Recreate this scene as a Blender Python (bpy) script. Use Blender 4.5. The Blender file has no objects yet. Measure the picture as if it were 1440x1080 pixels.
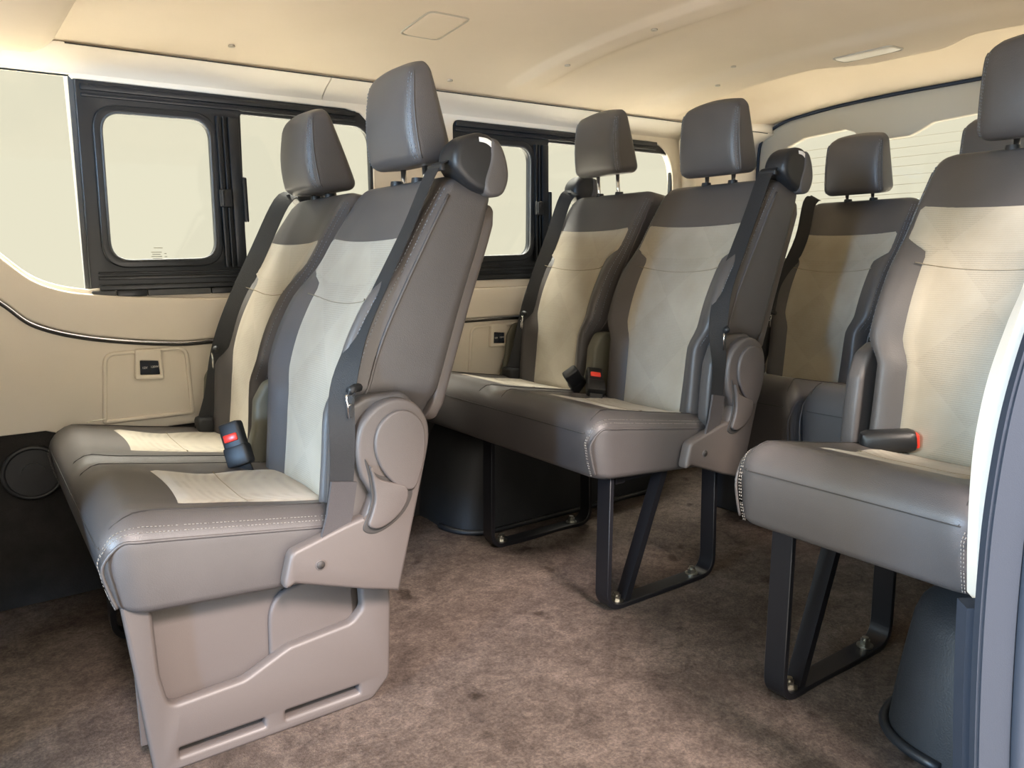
import bpy, bmesh, math, random
from mathutils import Vector, Matrix
random.seed(7)
SC = bpy.context.scene
COL = SC.collection
# ------------------------------------------------------------------ camera
cam = bpy.data.cameras.new('camera'); camo = bpy.data.objects.new('camera', cam); COL.objects.link(camo)
cam.sensor_width = 36; cam.lens = 27.0; cam.clip_start = 0.02; cam.clip_end = 200
yaw, pit, rol = math.radians(35.2), math.radians(9.6), math.radians(-0.6)
F = Vector((math.sin(yaw)*math.cos(pit), math.cos(yaw)*math.cos(pit), -math.sin(pit)))
R0 = Vector((math.cos(yaw), -math.sin(yaw), 0)); U0 = R0.cross(F)
R_ = R0*math.cos(rol)+U0*math.sin(rol); U_ = U0*math.cos(rol)-R0*math.sin(rol)
M = Matrix((R_, U_, -F)).transposed().to_4x4(); M.translation = Vector((0, 0, 0.95))
camo.matrix_world = M
SC.camera = camo
# ------------------------------------------------------------------ world, lamps, exposure
w = bpy.data.worlds.new('world'); SC.world = w; w.use_nodes = True
bg = w.node_tree.nodes['Background']
bg.inputs[0].default_value = (1.0, 0.955, 0.80, 1); bg.inputs[1].default_value = 1.22
def area(name, loc, target, sx, sy, power, color):
    l = bpy.data.lights.new(name, 'AREA'); l.shape = 'RECTANGLE'; l.size = sx; l.size_y = sy
    l.energy = power; l.color = color
    o = bpy.data.objects.new(name, l); COL.objects.link(o); o.location = loc
    d = Vector(target)-Vector(loc); o.rotation_euler = d.to_track_quat('-Z', 'Y').to_euler(); return o
def sun(name, az, el, ang, e, color):
    l = bpy.data.lights.new(name, 'SUN'); l.energy = e; l.angle = math.radians(ang); l.color = color
    o = bpy.data.objects.new(name, l); COL.objects.link(o)
    d = Vector((math.sin(az)*math.cos(el), math.cos(az)*math.cos(el), -math.sin(el))); o.rotation_euler = d.to_track_quat('-Z', 'Y').to_euler(); return o
sun('high_side_light', math.radians(8), math.radians(42), 12, 10.5, (1.0, 0.83, 0.78))
area('bounce_fill_far', (1.6, 3.85, 4.8), (1.6, 3.9, -0.5), 9.0, 2.5, 6200, (1.0, 0.97, 0.92))  # added fill, unseen: lights the ground so it bounces onto the headliner
area('bounce_fill_near', (0.3, -3.6, 4.0), (0.3, -2.6, -0.5), 6.0, 3.5, 800, (1.0, 0.95, 0.90))  # added fill on the door side, unseen, bounced off the ground into the cabin
area('daylight_beside', (-3.5, -0.36, 1.25), (1.3, 0.6, 0.9), 0.30, 0.9, 260, (0.36, 0.62, 1.0))
area('daylight_windscreen', (-2.6, 0.95, 1.5), (0.4, 2.3, 0.7), 1.5, 0.7, 170, (0.70, 0.90, 1.0))
SC.view_settings.view_transform = 'Standard'; SC.view_settings.look = 'None'
SC.view_settings.exposure = 0.0; SC.view_settings.gamma = 1.0; SC.view_settings.use_curve_mapping = False

# ------------------------------------------------------------------ materials
def mat(name, col, rough=0.5, metal=0.0, bump=0.0, bscale=300.0, var=0.0, vscale=4.0, col2=None, spec=0.5, sheen=0.0, kind='noise', coat=0.0):
    m = bpy.data.materials.new(name); m.use_nodes = True
    nt = m.node_tree; N = nt.nodes; Lk = nt.links; b = N['Principled BSDF']
    b.inputs['Base Color'].default_value = (*col, 1); b.inputs['Roughness'].default_value = rough
    b.inputs['Metallic'].default_value = metal; b.inputs['Specular IOR Level'].default_value = spec
    b.inputs['Sheen Weight'].default_value = sheen; b.inputs['Coat Weight'].default_value = coat
    tc = N.new('ShaderNodeTexCoord')
    if var > 0 or col2:
        n = N.new('ShaderNodeTexNoise'); n.inputs['Scale'].default_value = vscale; n.inputs['Detail'].default_value = 5; n.inputs['Roughness'].default_value = 0.6
        Lk.new(tc.outputs['Object'], n.inputs['Vector'])
        r = N.new('ShaderNodeValToRGB'); Lk.new(n.outputs['Fac'], r.inputs[0])
        c2 = col2 or tuple(c*(1-var) for c in col)
        r.color_ramp.elements[0].position = 0.35; r.color_ramp.elements[1].position = 0.65
        r.color_ramp.elements[0].color = (*c2, 1); r.color_ramp.elements[1].color = (*col, 1)
        Lk.new(r.outputs[0], b.inputs['Base Color'])
    if bump > 0:
        if kind == 'voronoi':
            t = N.new('ShaderNodeTexVoronoi'); t.inputs['Scale'].default_value = bscale; out = t.outputs['Distance']
        else:
            t = N.new('ShaderNodeTexNoise'); t.inputs['Scale'].default_value = bscale; t.inputs['Detail'].default_value = 3; out = t.outputs['Fac']
        Lk.new(tc.outputs['Object'], t.inputs['Vector'])
        bp = N.new('ShaderNodeBump'); bp.inputs['Strength'].default_value = bump; bp.inputs['Distance'].default_value = 0.002
        Lk.new(out, bp.inputs['Height']); Lk.new(bp.outputs[0], b.inputs['Normal'])
    return m
LEATHER = mat('leather', (0.078, 0.071, 0.069), 0.42, bump=0.14, bscale=520, kind='voronoi', var=0.12, vscale=5)
LEATHER2 = mat('leather_side', (0.165, 0.142, 0.132), 0.5, bump=0.25, bscale=420, kind='voronoi', var=0.06, vscale=5)
PLASTIC = mat('brown_plastic', (0.082, 0.070, 0.065), 0.5, bump=0.2, bscale=700)
PLASTICIN = mat('olive_plastic', (0.12, 0.115, 0.085), 0.5, bump=0.2, bscale=700)
BLACKP = mat('black_plastic', (0.012, 0.013, 0.015), 0.42, bump=0.2, bscale=900)
FRAMEP = mat('frame_black', (0.011, 0.014, 0.018), 0.36)
GREYRUB = mat('grey_rubber', (0.07, 0.075, 0.08), 0.6, bump=0.1)
SEALM = mat('seal_rubber', (0.034, 0.040, 0.053), 0.85, spec=0.15, bump=0.15, bscale=600)
PAINT = mat('door_edge_rubber', (0.040, 0.047, 0.062), 0.95, spec=0.1, bump=0.1, bscale=500)
STEEL = mat('black_steel', (0.008, 0.008, 0.010), 0.38, spec=0.4)
CHROME = mat('chrome', (0.75, 0.76, 0.78), 0.14, 1.0)
ZINC = mat('zinc_bolt', (0.42, 0.41, 0.36), 0.35, 1.0, var=0.3, vscale=90)
RED = mat('red_button', (0.85, 0.05, 0.03), 0.3)
WEB = mat('belt_webbing', (0.012, 0.013, 0.015), 0.65, bump=0.5, bscale=500)
WEBG = mat('belt_sleeve', (0.05, 0.046, 0.048), 0.75, bump=0.5, bscale=500)
BEIGE = mat('beige_trim', (0.79, 0.72, 0.61), 0.6, bump=0.2, bscale=500, var=0.04, vscale=2)
HEADL = mat('headliner', (0.69, 0.59, 0.46), 0.95, bump=0.35, bscale=900, var=0.06, vscale=1.6, spec=0.1)
REART = mat('tailgate_trim', (0.40, 0.36, 0.285), 0.6, bump=0.15, bscale=600)
DARKC = mat('dark_carpet', (0.036, 0.034, 0.032), 0.95, bump=0.9, bscale=260, var=0.4, vscale=6, spec=0.1)
DARKP = mat('wheel_cover', (0.020, 0.0205, 0.022), 0.55, bump=0.4, bscale=300, var=0.35, vscale=5)
WHITE = mat('white_label', (0.8, 0.78, 0.74), 0.4)
LAMPM = mat('lamp_lens', (0.62, 0.56, 0.44), 0.3)
SEAMD = mat('dark_seam', (0.03, 0.027, 0.025), 0.7)
THREAD = mat('pale_thread', (0.24, 0.225, 0.20), 0.8)
SEAMF = mat('fabric_seam', (0.22, 0.185, 0.13), 0.9)
THREADB = mat('grey_thread', (0.20, 0.22, 0.25), 0.7)
LINE = mat('heater_wire', (0.55, 0.47, 0.33), 0.6)

def fabric_mat():
    m = mat('seat_fabric', (0.47, 0.40, 0.285), 0.9, sheen=0.25, spec=0.2)
    nt = m.node_tree; N = nt.nodes; L = nt.links; b = N['Principled BSDF']
    tc = N.new('ShaderNodeTexCoord'); mp = N.new('ShaderNodeMapping'); mp.inputs['Rotation'].default_value = (math.radians(45), 0, 0)
    L.new(tc.outputs['Object'], mp.inputs['Vector'])
    n = N.new('ShaderNodeTexNoise'); n.inputs['Scale'].default_value = 5; n.inputs['Detail'].default_value = 5
    L.new(tc.outputs['Object'], n.inputs['Vector'])
    r = N.new('ShaderNodeValToRGB'); r.color_ramp.elements[0].color = (0.32, 0.28, 0.215, 1); r.color_ramp.elements[1].color = (0.41, 0.37, 0.30, 1)
    r.color_ramp.elements[0].position = 0.3; r.color_ramp.elements[1].position = 0.65
    L.new(n.outputs['Fac'], r.inputs[0])
    # woven zigzag ribs gathered in large diamonds
    wv = N.new('ShaderNodeTexWave'); wv.wave_type = 'BANDS'; wv.bands_direction = 'Z'; wv.inputs['Scale'].default_value = 70
    wv.inputs['Distortion'].default_value = 2.5; wv.inputs['Detail'].default_value = 1.0; wv.inputs['Detail Scale'].default_value = 9
    L.new(tc.outputs['Object'], wv.inputs['Vector'])
    ck = N.new('ShaderNodeTexChecker'); ck.inputs['Scale'].default_value = 5.5; L.new(mp.outputs[0], ck.inputs['Vector'])
    mu = N.new('ShaderNodeMath'); mu.operation = 'MULTIPLY'
    mr = N.new('ShaderNodeMapRange'); mr.inputs[3].default_value = 0.35; mr.inputs[4].default_value = 1.0
    L.new(ck.outputs['Fac'], mr.inputs[0]); L.new(mr.outputs[0], mu.inputs[0]); L.new(wv.outputs['Fac'], mu.inputs[1])
    mx = N.new('ShaderNodeMixRGB'); mx.blend_type = 'MULTIPLY'; mx.inputs[0].default_value = 1.0
    mr2 = N.new('ShaderNodeMapRange'); mr2.inputs[3].default_value = 1.0; mr2.inputs[4].default_value = 0.84
    L.new(mu.outputs[0], mr2.inputs[0]); L.new(r.outputs[0], mx.inputs[1]); L.new(mr2.outputs[0], mx.inputs[2])
    L.new(mx.outputs[0], b.inputs['Base Color'])
    bp = N.new('ShaderNodeBump'); bp.inputs['Strength'].default_value = 0.22; bp.inputs['Distance'].default_value = 0.0015
    L.new(mu.outputs[0], bp.inputs['Height']); L.new(bp.outputs[0], b.inputs['Normal'])
    return m
FABRIC = fabric_mat()

def carpet_mat():
    m = mat('floor_carpet', (0.2, 0.17, 0.15), 0.97, spec=0.05)
    nt = m.node_tree; N = nt.nodes; L = nt.links; b = N['Principled BSDF']
    tc = N.new('ShaderNodeTexCoord')
    def noise(s, d=5, ro=0.6, di=0.0):
        n = N.new('ShaderNodeTexNoise'); n.inputs['Scale'].default_value = s; n.inputs['Detail'].default_value = d
        n.inputs['Roughness'].default_value = ro; n.inputs['Distortion'].default_value = di
        L.new(tc.outputs['Object'], n.inputs['Vector']); return n
    a = noise(5.5, 7, 0.7, 0.6); r = N.new('ShaderNodeValToRGB'); L.new(a.outputs['Fac'], r.inputs[0])
    e = r.color_ramp.elements; e[0].position = 0.33; e[0].color = (0.058, 0.046, 0.040, 1); e[1].position = 0.66; e[1].color = (0.118, 0.096, 0.084, 1)
    f = noise(150, 3, 0.7); r2 = N.new('ShaderNodeValToRGB'); L.new(f.outputs['Fac'], r2.inputs[0])
    e = r2.color_ramp.elements; e[0].position = 0.3; e[0].color = (0.62, 0.62, 0.62, 1); e[1].position = 0.7; e[1].color = (1.2, 1.18, 1.15, 1)
    mx = N.new('ShaderNodeMixRGB'); mx.blend_type = 'MULTIPLY'; mx.inputs[0].default_value = 1
    L.new(r.outputs[0], mx.inputs[1]); L.new(r2.outputs[0], mx.inputs[2])
    cl = noise(38, 5, 0.75, 0.4); rc = N.new('ShaderNodeValToRGB'); L.new(cl.outputs['Fac'], rc.inputs[0])
    e = rc.color_ramp.elements; e[0].position = 0.36; e[0].color = (0.74, 0.72, 0.70, 1); e[1].position = 0.64; e[1].color = (1.20, 1.18, 1.16, 1)
    mc = N.new('ShaderNodeMixRGB'); mc.blend_type = 'MULTIPLY'; mc.inputs[0].default_value = 1
    L.new(mx.outputs[0], mc.inputs[1]); L.new(rc.outputs[0], mc.inputs[2]); mx = mc
    s = noise(9, 2, 0.4); r3 = N.new('ShaderNodeValToRGB'); L.new(s.outputs['Fac'], r3.inputs[0])
    e = r3.color_ramp.elements; e[0].position = 0.27; e[0].color = (0.35, 0.33, 0.3, 1); e[1].position = 0.33; e[1].color = (1, 1, 1, 1)
    mx2 = N.new('ShaderNodeMixRGB'); mx2.blend_type = 'MULTIPLY'; mx2.inputs[0].default_value = 0.8
    L.new(mx.outputs[0], mx2.inputs[1]); L.new(r3.outputs[0], mx2.inputs[2]); L.new(mx2.outputs[0], b.inputs['Base Color'])
    bp = N.new('ShaderNodeBump'); bp.inputs['Strength'].default_value = 0.9; bp.inputs['Distance'].default_value = 0.004
    g = noise(220, 3, 0.8); L.new(g.outputs['Fac'], bp.inputs['Height']); L.new(bp.outputs[0], b.inputs['Normal'])
    return m
CARPET = carpet_mat()

def glass_mat(name, tint):
    m = bpy.data.materials.new(name); m.use_nodes = True; nt = m.node_tree; nt.nodes.clear()
    o = nt.nodes.new('ShaderNodeOutputMaterial'); t = nt.nodes.new('ShaderNodeBsdfTransparent'); g = nt.nodes.new('ShaderNodeBsdfGlossy')
    t.inputs[0].default_value = (*tint, 1); g.inputs['Roughness'].default_value = 0.05
    mx = nt.nodes.new('ShaderNodeMixShader'); mx.inputs[0].default_value = 0.04
    nt.links.new(t.outputs[0], mx.inputs[1]); nt.links.new(g.outputs[0], mx.inputs[2]); nt.links.new(mx.outputs[0], o.inputs[0])
    return m
GLASS = glass_mat('tinted_glass', (0.82, 0.82, 0.78))

# ------------------------------------------------------------------ mesh helpers
def link(name, me, m, parent=None, smooth=True, kind=None):
    o = bpy.data.objects.new(name, me); COL.objects.link(o)
    if m is not None:
        me.materials.clear(); me.materials.append(m)
    if smooth:
        for p in me.polygons: p.use_smooth = True
    if parent is not None: o.parent = parent
    if kind: o['kind'] = kind
    return o
def fin(bm, name, m, parent=None, smooth=True, kind=None, recalc=True, sharp=None):
    if recalc: bmesh.ops.recalc_face_normals(bm, faces=bm.faces)
    me = bpy.data.meshes.new(name); bm.to_mesh(me); bm.free()
    if sharp is not None and smooth:
        for p in me.polygons: p.use_smooth = True
        me.set_sharp_from_angle(angle=math.radians(sharp))
        return link(name, me, m, parent, False, kind)
    return link(name, me, m, parent, smooth, kind)
def empty(name, loc, label, cat, group=None):
    o = bpy.data.objects.new(name, None); COL.objects.link(o); o.location = loc; o.empty_display_size = .05
    o['label'] = label; o['category'] = cat
    if group: o['group'] = group
    return o
def box(bm, c, s, rot=None, bev=0.0):
    r = bmesh.ops.create_cube(bm, size=1.0); vs = r['verts']
    for v in vs: v.co = Vector((v.co.x*s[0], v.co.y*s[1], v.co.z*s[2]))
    if bev > 0:
        es = list({e for v in vs for e in v.link_edges})
        q = bmesh.ops.bevel(bm, geom=es, offset=bev, segments=2, affect='EDGES', profile=0.5)
        vs = list({v for f in q['faces'] for v in f.verts} | {v for v in vs if v.is_valid})
    for v in vs:
        if rot is not None: v.co = rot @ v.co
        v.co += Vector(c)
    return vs
def cyl(bm, c, r, h, axis='Z', n=20, r2=None):
    q = bmesh.ops.create_cone(bm, cap_ends=True, segments=n, radius1=r, radius2=r if r2 is None else r2, depth=h)
    rot = {'Z': Matrix.Identity(3), 'Y': Matrix.Rotation(math.pi/2, 3, 'X'), 'X': Matrix.Rotation(math.pi/2, 3, 'Y')}[axis] if isinstance(axis, str) else axis
    for v in q['verts']: v.co = rot @ v.co + Vector(c)
def catmull(pts, n=6, closed=False):
    pts = [Vector(p) for p in pts]; out = []; L = len(pts)
    rng = range(L if closed else L-1)
    for i in rng:
        if closed: p0, p1, p2, p3 = pts[i-1], pts[i], pts[(i+1) % L], pts[(i+2) % L]
        else: p0, p1, p2, p3 = pts[max(i-1, 0)], pts[i], pts[i+1], pts[min(i+2, L-1)]
        for k in range(n):
            t = k/n
            out.append(0.5*((2*p1)+(p2-p0)*t+(2*p0-5*p1+4*p2-p3)*t*t+(3*p1-p0-3*p2+p3)*t**3))
    if not closed: out.append(pts[-1])
    return out
def tube(bm, pts, r, n=8, closed=False):
    pts = [Vector(p) for p in pts]; rings = []; L = len(pts)
    prev = None
    for i, p in enumerate(pts):
        a = pts[i-1] if (i > 0 or closed) else p; b = pts[(i+1) % L] if (i < L-1 or closed) else p
        t = (b-a).normalized()
        if prev is None:
            u = t.orthogonal().normalized()
        else:
            u = (prev-t*prev.dot(t)).normalized()
        prev = u; v = t.cross(u)
        rr = r[i] if isinstance(r, (list, tuple)) else r
        rings.append([bm.verts.new(p+u*rr*math.cos(2*math.pi*k/n)+v*rr*math.sin(2*math.pi*k/n)) for k in range(n)])
    for i in range(L if closed else L-1):
        A, B = rings[i], rings[(i+1) % L]
        for k in range(n): bm.faces.new((A[k], A[(k+1) % n], B[(k+1) % n], B[k]))
    if not closed:
        bm.faces.new(rings[0][::-1]); bm.faces.new(rings[-1])
def strap(bm, pts, wdir, wid, th, closed=False):
    """flat bar following pts; wdir = direction(s) of its width"""
    pts = [Vector(p) for p in pts]; L = len(pts); rings = []
    for i, p in enumerate(pts):
        a = pts[max(i-1, 0)]; b = pts[min(i+1, L-1)]; t = (b-a).normalized()
        wd = Vector(wdir[i] if isinstance(wdir, list) else wdir); wd = (wd-t*wd.dot(t)).normalized(); nn = t.cross(wd)
        h = wid/2; k = th/2
        rings.append([bm.verts.new(p+wd*x*h+nn*y*k) for x, y in ((-1, -1), (1, -1), (1, 1), (-1, 1))])
    for i in range(L-1):
        for k in range(4): bm.faces.new((rings[i][k], rings[i][(k+1) % 4], rings[i+1][(k+1) % 4], rings[i+1][k]))
    bm.faces.new(rings[0][::-1]); bm.faces.new(rings[-1])
def fillet(pts, r, n=6):
    """round the corners of a closed 2D polygon; r is a number or list"""
    out = []; L = len(pts)
    for i, p in enumerate(pts):
        p = Vector(p).to_2d() if len(p) > 2 else Vector(p); a = Vector(pts[i-1][:2]); b = Vector(pts[(i+1) % L][:2])
        rr = r[i] if isinstance(r, (list, tuple)) else r
        da, db = a-p, b-p; la, lb = da.length, db.length
        if rr <= 0 or la < 1e-6 or lb < 1e-6: out.append(p); continue
        da.normalize(); db.normalize(); ang = da.angle(db, math.pi)
        t = min(rr/math.tan(max(ang/2, 0.05)), la*0.49, lb*0.49)
        s, e = p+da*t, p+db*t
        for k in range(n+1):
            q = k/n; out.append(s*(1-q)**2+p*2*q*(1-q)+e*q*q)
    return out
def plate(name, outer, holes, th, bev, m, parent=None, place=None, sharp=35, kind=None):
    """extruded outline with holes; 2D (a,b) -> place(a,b,c), c in [0,th]; rim bevelled"""
    cu = bpy.data.curves.new('tmp', 'CURVE'); cu.dimensions = '2D'; cu.fill_mode = 'BOTH'
    cu.extrude = max(th/2-bev, 1e-5); cu.bevel_depth = bev; cu.bevel_resolution = 2; cu.offset = -bev
    for pl in [outer]+list(holes):
        s = cu.splines.new('POLY'); s.points.add(len(pl)-1); s.use_cyclic_u = True
        for i, p in enumerate(pl): s.points[i].co = (p[0], p[1], 0, 1)
    o = bpy.data.objects.new('tmp', cu); COL.objects.link(o)
    dg = bpy.context.evaluated_depsgraph_get(); dg.update()
    me = bpy.data.meshes.new_from_object(o.evaluated_get(dg)); bpy.data.objects.remove(o); bpy.data.curves.remove(cu)
    bm = bmesh.new(); bm.from_mesh(me); bpy.data.meshes.remove(me)
    bmesh.ops.remove_doubles(bm, verts=bm.verts, dist=1e-5)
    for v in bm.verts: v.co = Vector(place(v.co.x, v.co.y, v.co.z+th/2))
    return fin(bm, name, m, parent, True, kind, True, sharp)
def smooth(a, b, x):
    t = min(max((x-a)/(b-a), 0), 1); return t*t*(3-2*t)
def interp(tab, s):
    """tab: list of tuples evenly placed in s 0..1, catmull interpolated"""
    n = len(tab)-1; s = min(max(s, 0), 1)*n; i = min(int(s), n-1); t = s-i
    p0, p1, p2, p3 = (Vector(tab[max(i-1, 0)]), Vector(tab[i]), Vector(tab[i+1]), Vector(tab[min(i+2, n)]))
    return 0.5*((2*p1)+(p2-p0)*t+(2*p0-5*p1+4*p2-p3)*t*t+(3*p1-p0-3*p2+p3)*t**3)
def axis_coords(h, R, n):
    e = [h-R*(1-math.cos(a)) if False else h-R*(1-math.cos(a)) for a in (0.0,)]
    edge = [R*(1-math.cos(math.pi/2*k/5)) for k in range(6)]          # 0..R
    left = [-h+x for x in edge]; right = [h-x for x in edge][::-1]
    mid = [(-h+R)+(2*h-2*R)*k/n for k in range(1, n)]
    return left+mid+right
class Pad:
    """upholstered slab: rounded rectangle in (a,b), depth d from 0 (back) to T (front)"""
    def __init__(s, ha, hb, rc, T, Rf, Rb, relief, mapf, na=14, nb=18):
        s.ha, s.hb, s.rc, s.T, s.Rf, s.Rb, s.relief, s.mapf, s.na, s.nb = ha, hb, rc, T, Rf, Rb, relief, mapf, na, nb
    def corner(s, a, b):
        qa, qb = abs(a)-(s.ha-s.rc), abs(b)-(s.hb-s.rc)
        if qa > 0 and qb > 0:
            x, y = qa/s.rc, qb/s.rc
            x, y = x*math.sqrt(1-y*y/2), y*math.sqrt(1-x*x/2)
            return (math.copysign(s.ha-s.rc+x*s.rc, a), math.copysign(s.hb-s.rc+y*s.rc, b), s.rc-math.hypot(x, y)*s.rc)
        return a, b, min(s.ha-abs(a), s.hb-abs(b))
    def drop(s, d, R):
        if d >= R: return 0.0
        t = 1-max(d, 0)/R; return R*(1-math.sqrt(max(0, 1-t*t)))
    def front(s, a, b, off=0.0):
        a2, b2, d = s.corner(a, b)
        return Vector(s.mapf(a2, b2, s.T-s.drop(d, s.Rf)+s.relief(a2, b2)*smooth(0, s.Rf, d)+off))
    def back(s, a, b):
        a2, b2, d = s.corner(a, b); return Vector(s.mapf(a2, b2, s.drop(d, s.Rb)))
    def build(s, name, m, parent=None, msplit=None):
        A = axis_coords(s.ha, s.Rf, s.na); B = axis_coords(s.hb, s.Rf, s.nb); bm = bmesh.new()
        f = [[bm.verts.new(s.front(a, b)) for b in B] for a in A]
        k = [[bm.verts.new(s.back(a, b)) for b in B] for a in A]
        nA, nB = len(A), len(B)
        for i in range(nA-1):
            for j in range(nB-1):
                bm.faces.new((f[i][j], f[i+1][j], f[i+1][j+1], f[i][j+1]))
                bm.faces.new((k[i][j], k[i][j+1], k[i+1][j+1], k[i+1][j]))
        ring = [(i, 0) for i in range(nA)]+[(nA-1, j) for j in range(1, nB)]+[(i, nB-1) for i in range(nA-2, -1, -1)]+[(0, j) for j in range(nB-2, 0, -1)]
        for q in range(len(ring)):
            (i, j), (i2, j2) = ring[q], ring[(q+1) % len(ring)]
            # side wall with a middle row so that it can bulge
            bm.faces.new((f[i][j], k[i][j], k[i2][j2], f[i2][j2]))
        return fin(bm, name, m, parent)
    def overlay(s, name, m, parent, b0, b1, left, right, off=0.004, na=14, nb=16, puff=0.0):
        """fabric panel lying on the front; b0(a), b1(a) -> ends; left(b), right(b) -> sides"""
        bm = bmesh.new(); g = []
        for i in range(na+1):
            row = []
            for j in range(nb+1):
                u, v = i/na, j/nb
                b = b0(0)+(b1(0)-b0(0))*v
                a = left(b)+(right(b)-left(b))*u
                b = b0(a)+(b1(a)-b0(a))*v
                e = min(u, 1-u, v, 1-v)
                row.append(bm.verts.new(s.front(a, b, (off if e > 0 else -0.002)+puff*math.sin(math.pi*u)*math.sin(math.pi*v))))
            g.append(row)
        for i in range(na):
            for j in range(nb): bm.faces.new((g[i][j], g[i+1][j], g[i+1][j+1], g[i][j+1]))
        return fin(bm, name, m, parent)
    def line(s, pts, off=0.0):
        return [s.front(a, b, off) for a, b in pts]
def lin2(pts, n=8):
    out = []
    for p, q in zip(pts[:-1], pts[1:]):
        for k in range(n): out.append(tuple(p[i]+(q[i]-p[i])*k/n for i in range(len(p))))
    out.append(pts[-1]); return out
def stitches(name, paths, m, parent, step=0.008, r=0.0009, dash=0.62):
    bm = bmesh.new()
    for pts in paths:
        pts = [Vector(p) for p in pts]; acc = 0.0
        for p, q in zip(pts[:-1], pts[1:]):
            L = (q-p).length
            if L < 1e-6: continue
            t = (q-p)/L; x = -acc if acc else 0.0
            x = (step-acc) % step
            while x < L:
                a = p+t*x; b = p+t*min(x+step*dash, L)
                if (b-a).length > 1e-4: tube(bm, [a, b], r, 4)
                x += step
            acc = (acc+L) % step
    return fin(bm, name, m, parent, kind='stuff')

# ================================================================== SETTING
def st(o): o['kind'] = 'structure'; return o
def rect(x0, z0, x1, z1): return [(x0, z0), (x1, z0), (x1, z1), (x0, z1)]
XF, XR = -1.5, 3.22            # front and rear ends of the cabin shell
YN, YF = 0.42, 2.42            # near (door side) and far wall planes
GROUND = mat('bounce_ground', (0.72, 0.69, 0.62), 0.6, var=0.06, vscale=0.8)
bm = bmesh.new(); box(bm, (1.0, 2.0, -0.62), (40, 40, 0.1)); st(fin(bm, 'ground', GROUND, smooth=False))  # unseen pale slab added to bounce the fill up through windows and door
# floor: carpet with slight waves
bm = bmesh.new(); nx, ny = 120, 50
g = [[bm.verts.new((XF+(XR-XF)*i/nx, 0.36+(YF+0.02-0.36)*j/ny, 0.0025*math.sin(i*0.9)*math.cos(j*1.3)+0.002*math.sin(i*0.31+j*0.23))) for j in range(ny+1)] for i in range(nx+1)]
for i in range(nx):
    for j in range(ny): bm.faces.new((g[i][j], g[i+1][j], g[i+1][j+1], g[i][j+1]))
e = bmesh.ops.extrude_face_region(bm, geom=bm.faces[:])
for v in [v for v in e['geom'] if isinstance(v, bmesh.types.BMVert)]: v.co.z -= 0.05
floor = st(fin(bm, 'floor', CARPET))
# far wall : beige plastic panels with two window openings
def far(a, b, c): return (a, YF+0.03-c, b)          # c grows towards the room
sill = [(XF, 1.30), (-0.6, 1.24), (-0.25, 1.17), (-0.05, 1.075), (0.03, 1.015), (0.084, 0.968), (0.142, 0.912), (0.20, 0.883), (0.279, 0.866), (0.45, 0.850), (0.683, 0.841), (1.16, 0.840)]
hole2 = fillet([(1.462, 0.856), (2.588, 0.856), (2.573, 1.414), (1.462, 1.420)], [0.03, 0.05, 0.17, 0.03], 10)
outer = [(XF, 0.485), (3.20, 0.485), (3.20, 1.445), (1.3, 1.445)]
sl = [tuple(v[:2]) for v in catmull([(x, z, 0) for x, z in sill], 4)]
corner = [(1.150, 0.90), (1.150, 1.34), (1.138, 1.382), (1.11, 1.408), (1.06, 1.418)]
outer = [(XF, 0.485), (0.14, 0.485), (0.22, 0.455), (3.20, 0.455), (3.20, 1.447), (XF, 1.447)]
hole1 = [(x, z+(0.008 if x > 0.3 else 0)) for x, z in sl[1:]]+corner+[(0.290, 1.422), (0.284, 1.430), (-1.45, 1.430)]
hole1[0] = (-1.45, 1.295)
wallf = st(plate('wall_far', outer, [hole1, hole2], 0.034, 0.004, BEIGE, None, far))
# kick panel below, dark carpet
bm = bmesh.new(); box(bm, ((XF+XR)/2, YF+0.02, 0.235), (XR-XF, 0.03, 0.50)); st(fin(bm, 'wall_far_lower', DARKC, smooth=False))
# belt-line moulding : upper panel stands proud of the lower one, chrome strip in the joint
chp = catmull([(-0.6, YF, 1.17), (-0.25, YF, 1.06), (-0.05, YF, 0.945), (0.071, YF, 0.845), (0.145, YF, 0.779), (0.276, YF, 0.736), (0.478, YF, 0.707), (0.62, YF, 0.705), (1.0, YF, 0.708), (1.455, YF, 0.714), (1.779, YF, 0.715), (2.6, YF, 0.715), (3.18, YF, 0.715)], 8)
upper = [(p.x, p.z+0.004) for p in chp]; topl = [(x, z-0.012) for x, z in sl if x > -0.62]
poly = upper+[(3.18, 0.828), (1.16, 0.828)]+topl[::-1]
st(plate('trim_1', poly, [], 0.016, 0.006, BEIGE, None, lambda a, b, c: (a, YF-0.003-c, b)))
bm = bmesh.new(); tube(bm, [p+Vector((0, -0.010, -0.002)) for p in chp], 0.0042, 8); st(fin(bm, 'trim_2', CHROME))
bm = bmesh.new(); tube(bm, [p+Vector((0, -0.006, -0.009)) for p in chp], 0.0045, 6); st(fin(bm, 'trim_3', SEAMD))
# pocket recesses in the lower panel, one per row
def recess(dx, n):
    q = fillet([(0.285+dx, 0.49), (0.522+dx, 0.49), (0.518+dx, 0.687), (0.302+dx, 0.683)], [0.004, 0.004, 0.03, 0.03], 6)
    bm2 = bmesh.new(); tube(bm2, [Vector((a, YF-0.006, b)) for a, b in q][0:], 0.0062, 8, True)
    st(fin(bm2, 'trim_%d' % n, BEIGE))
recess(0, 4); recess(1.22, 5)
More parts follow.
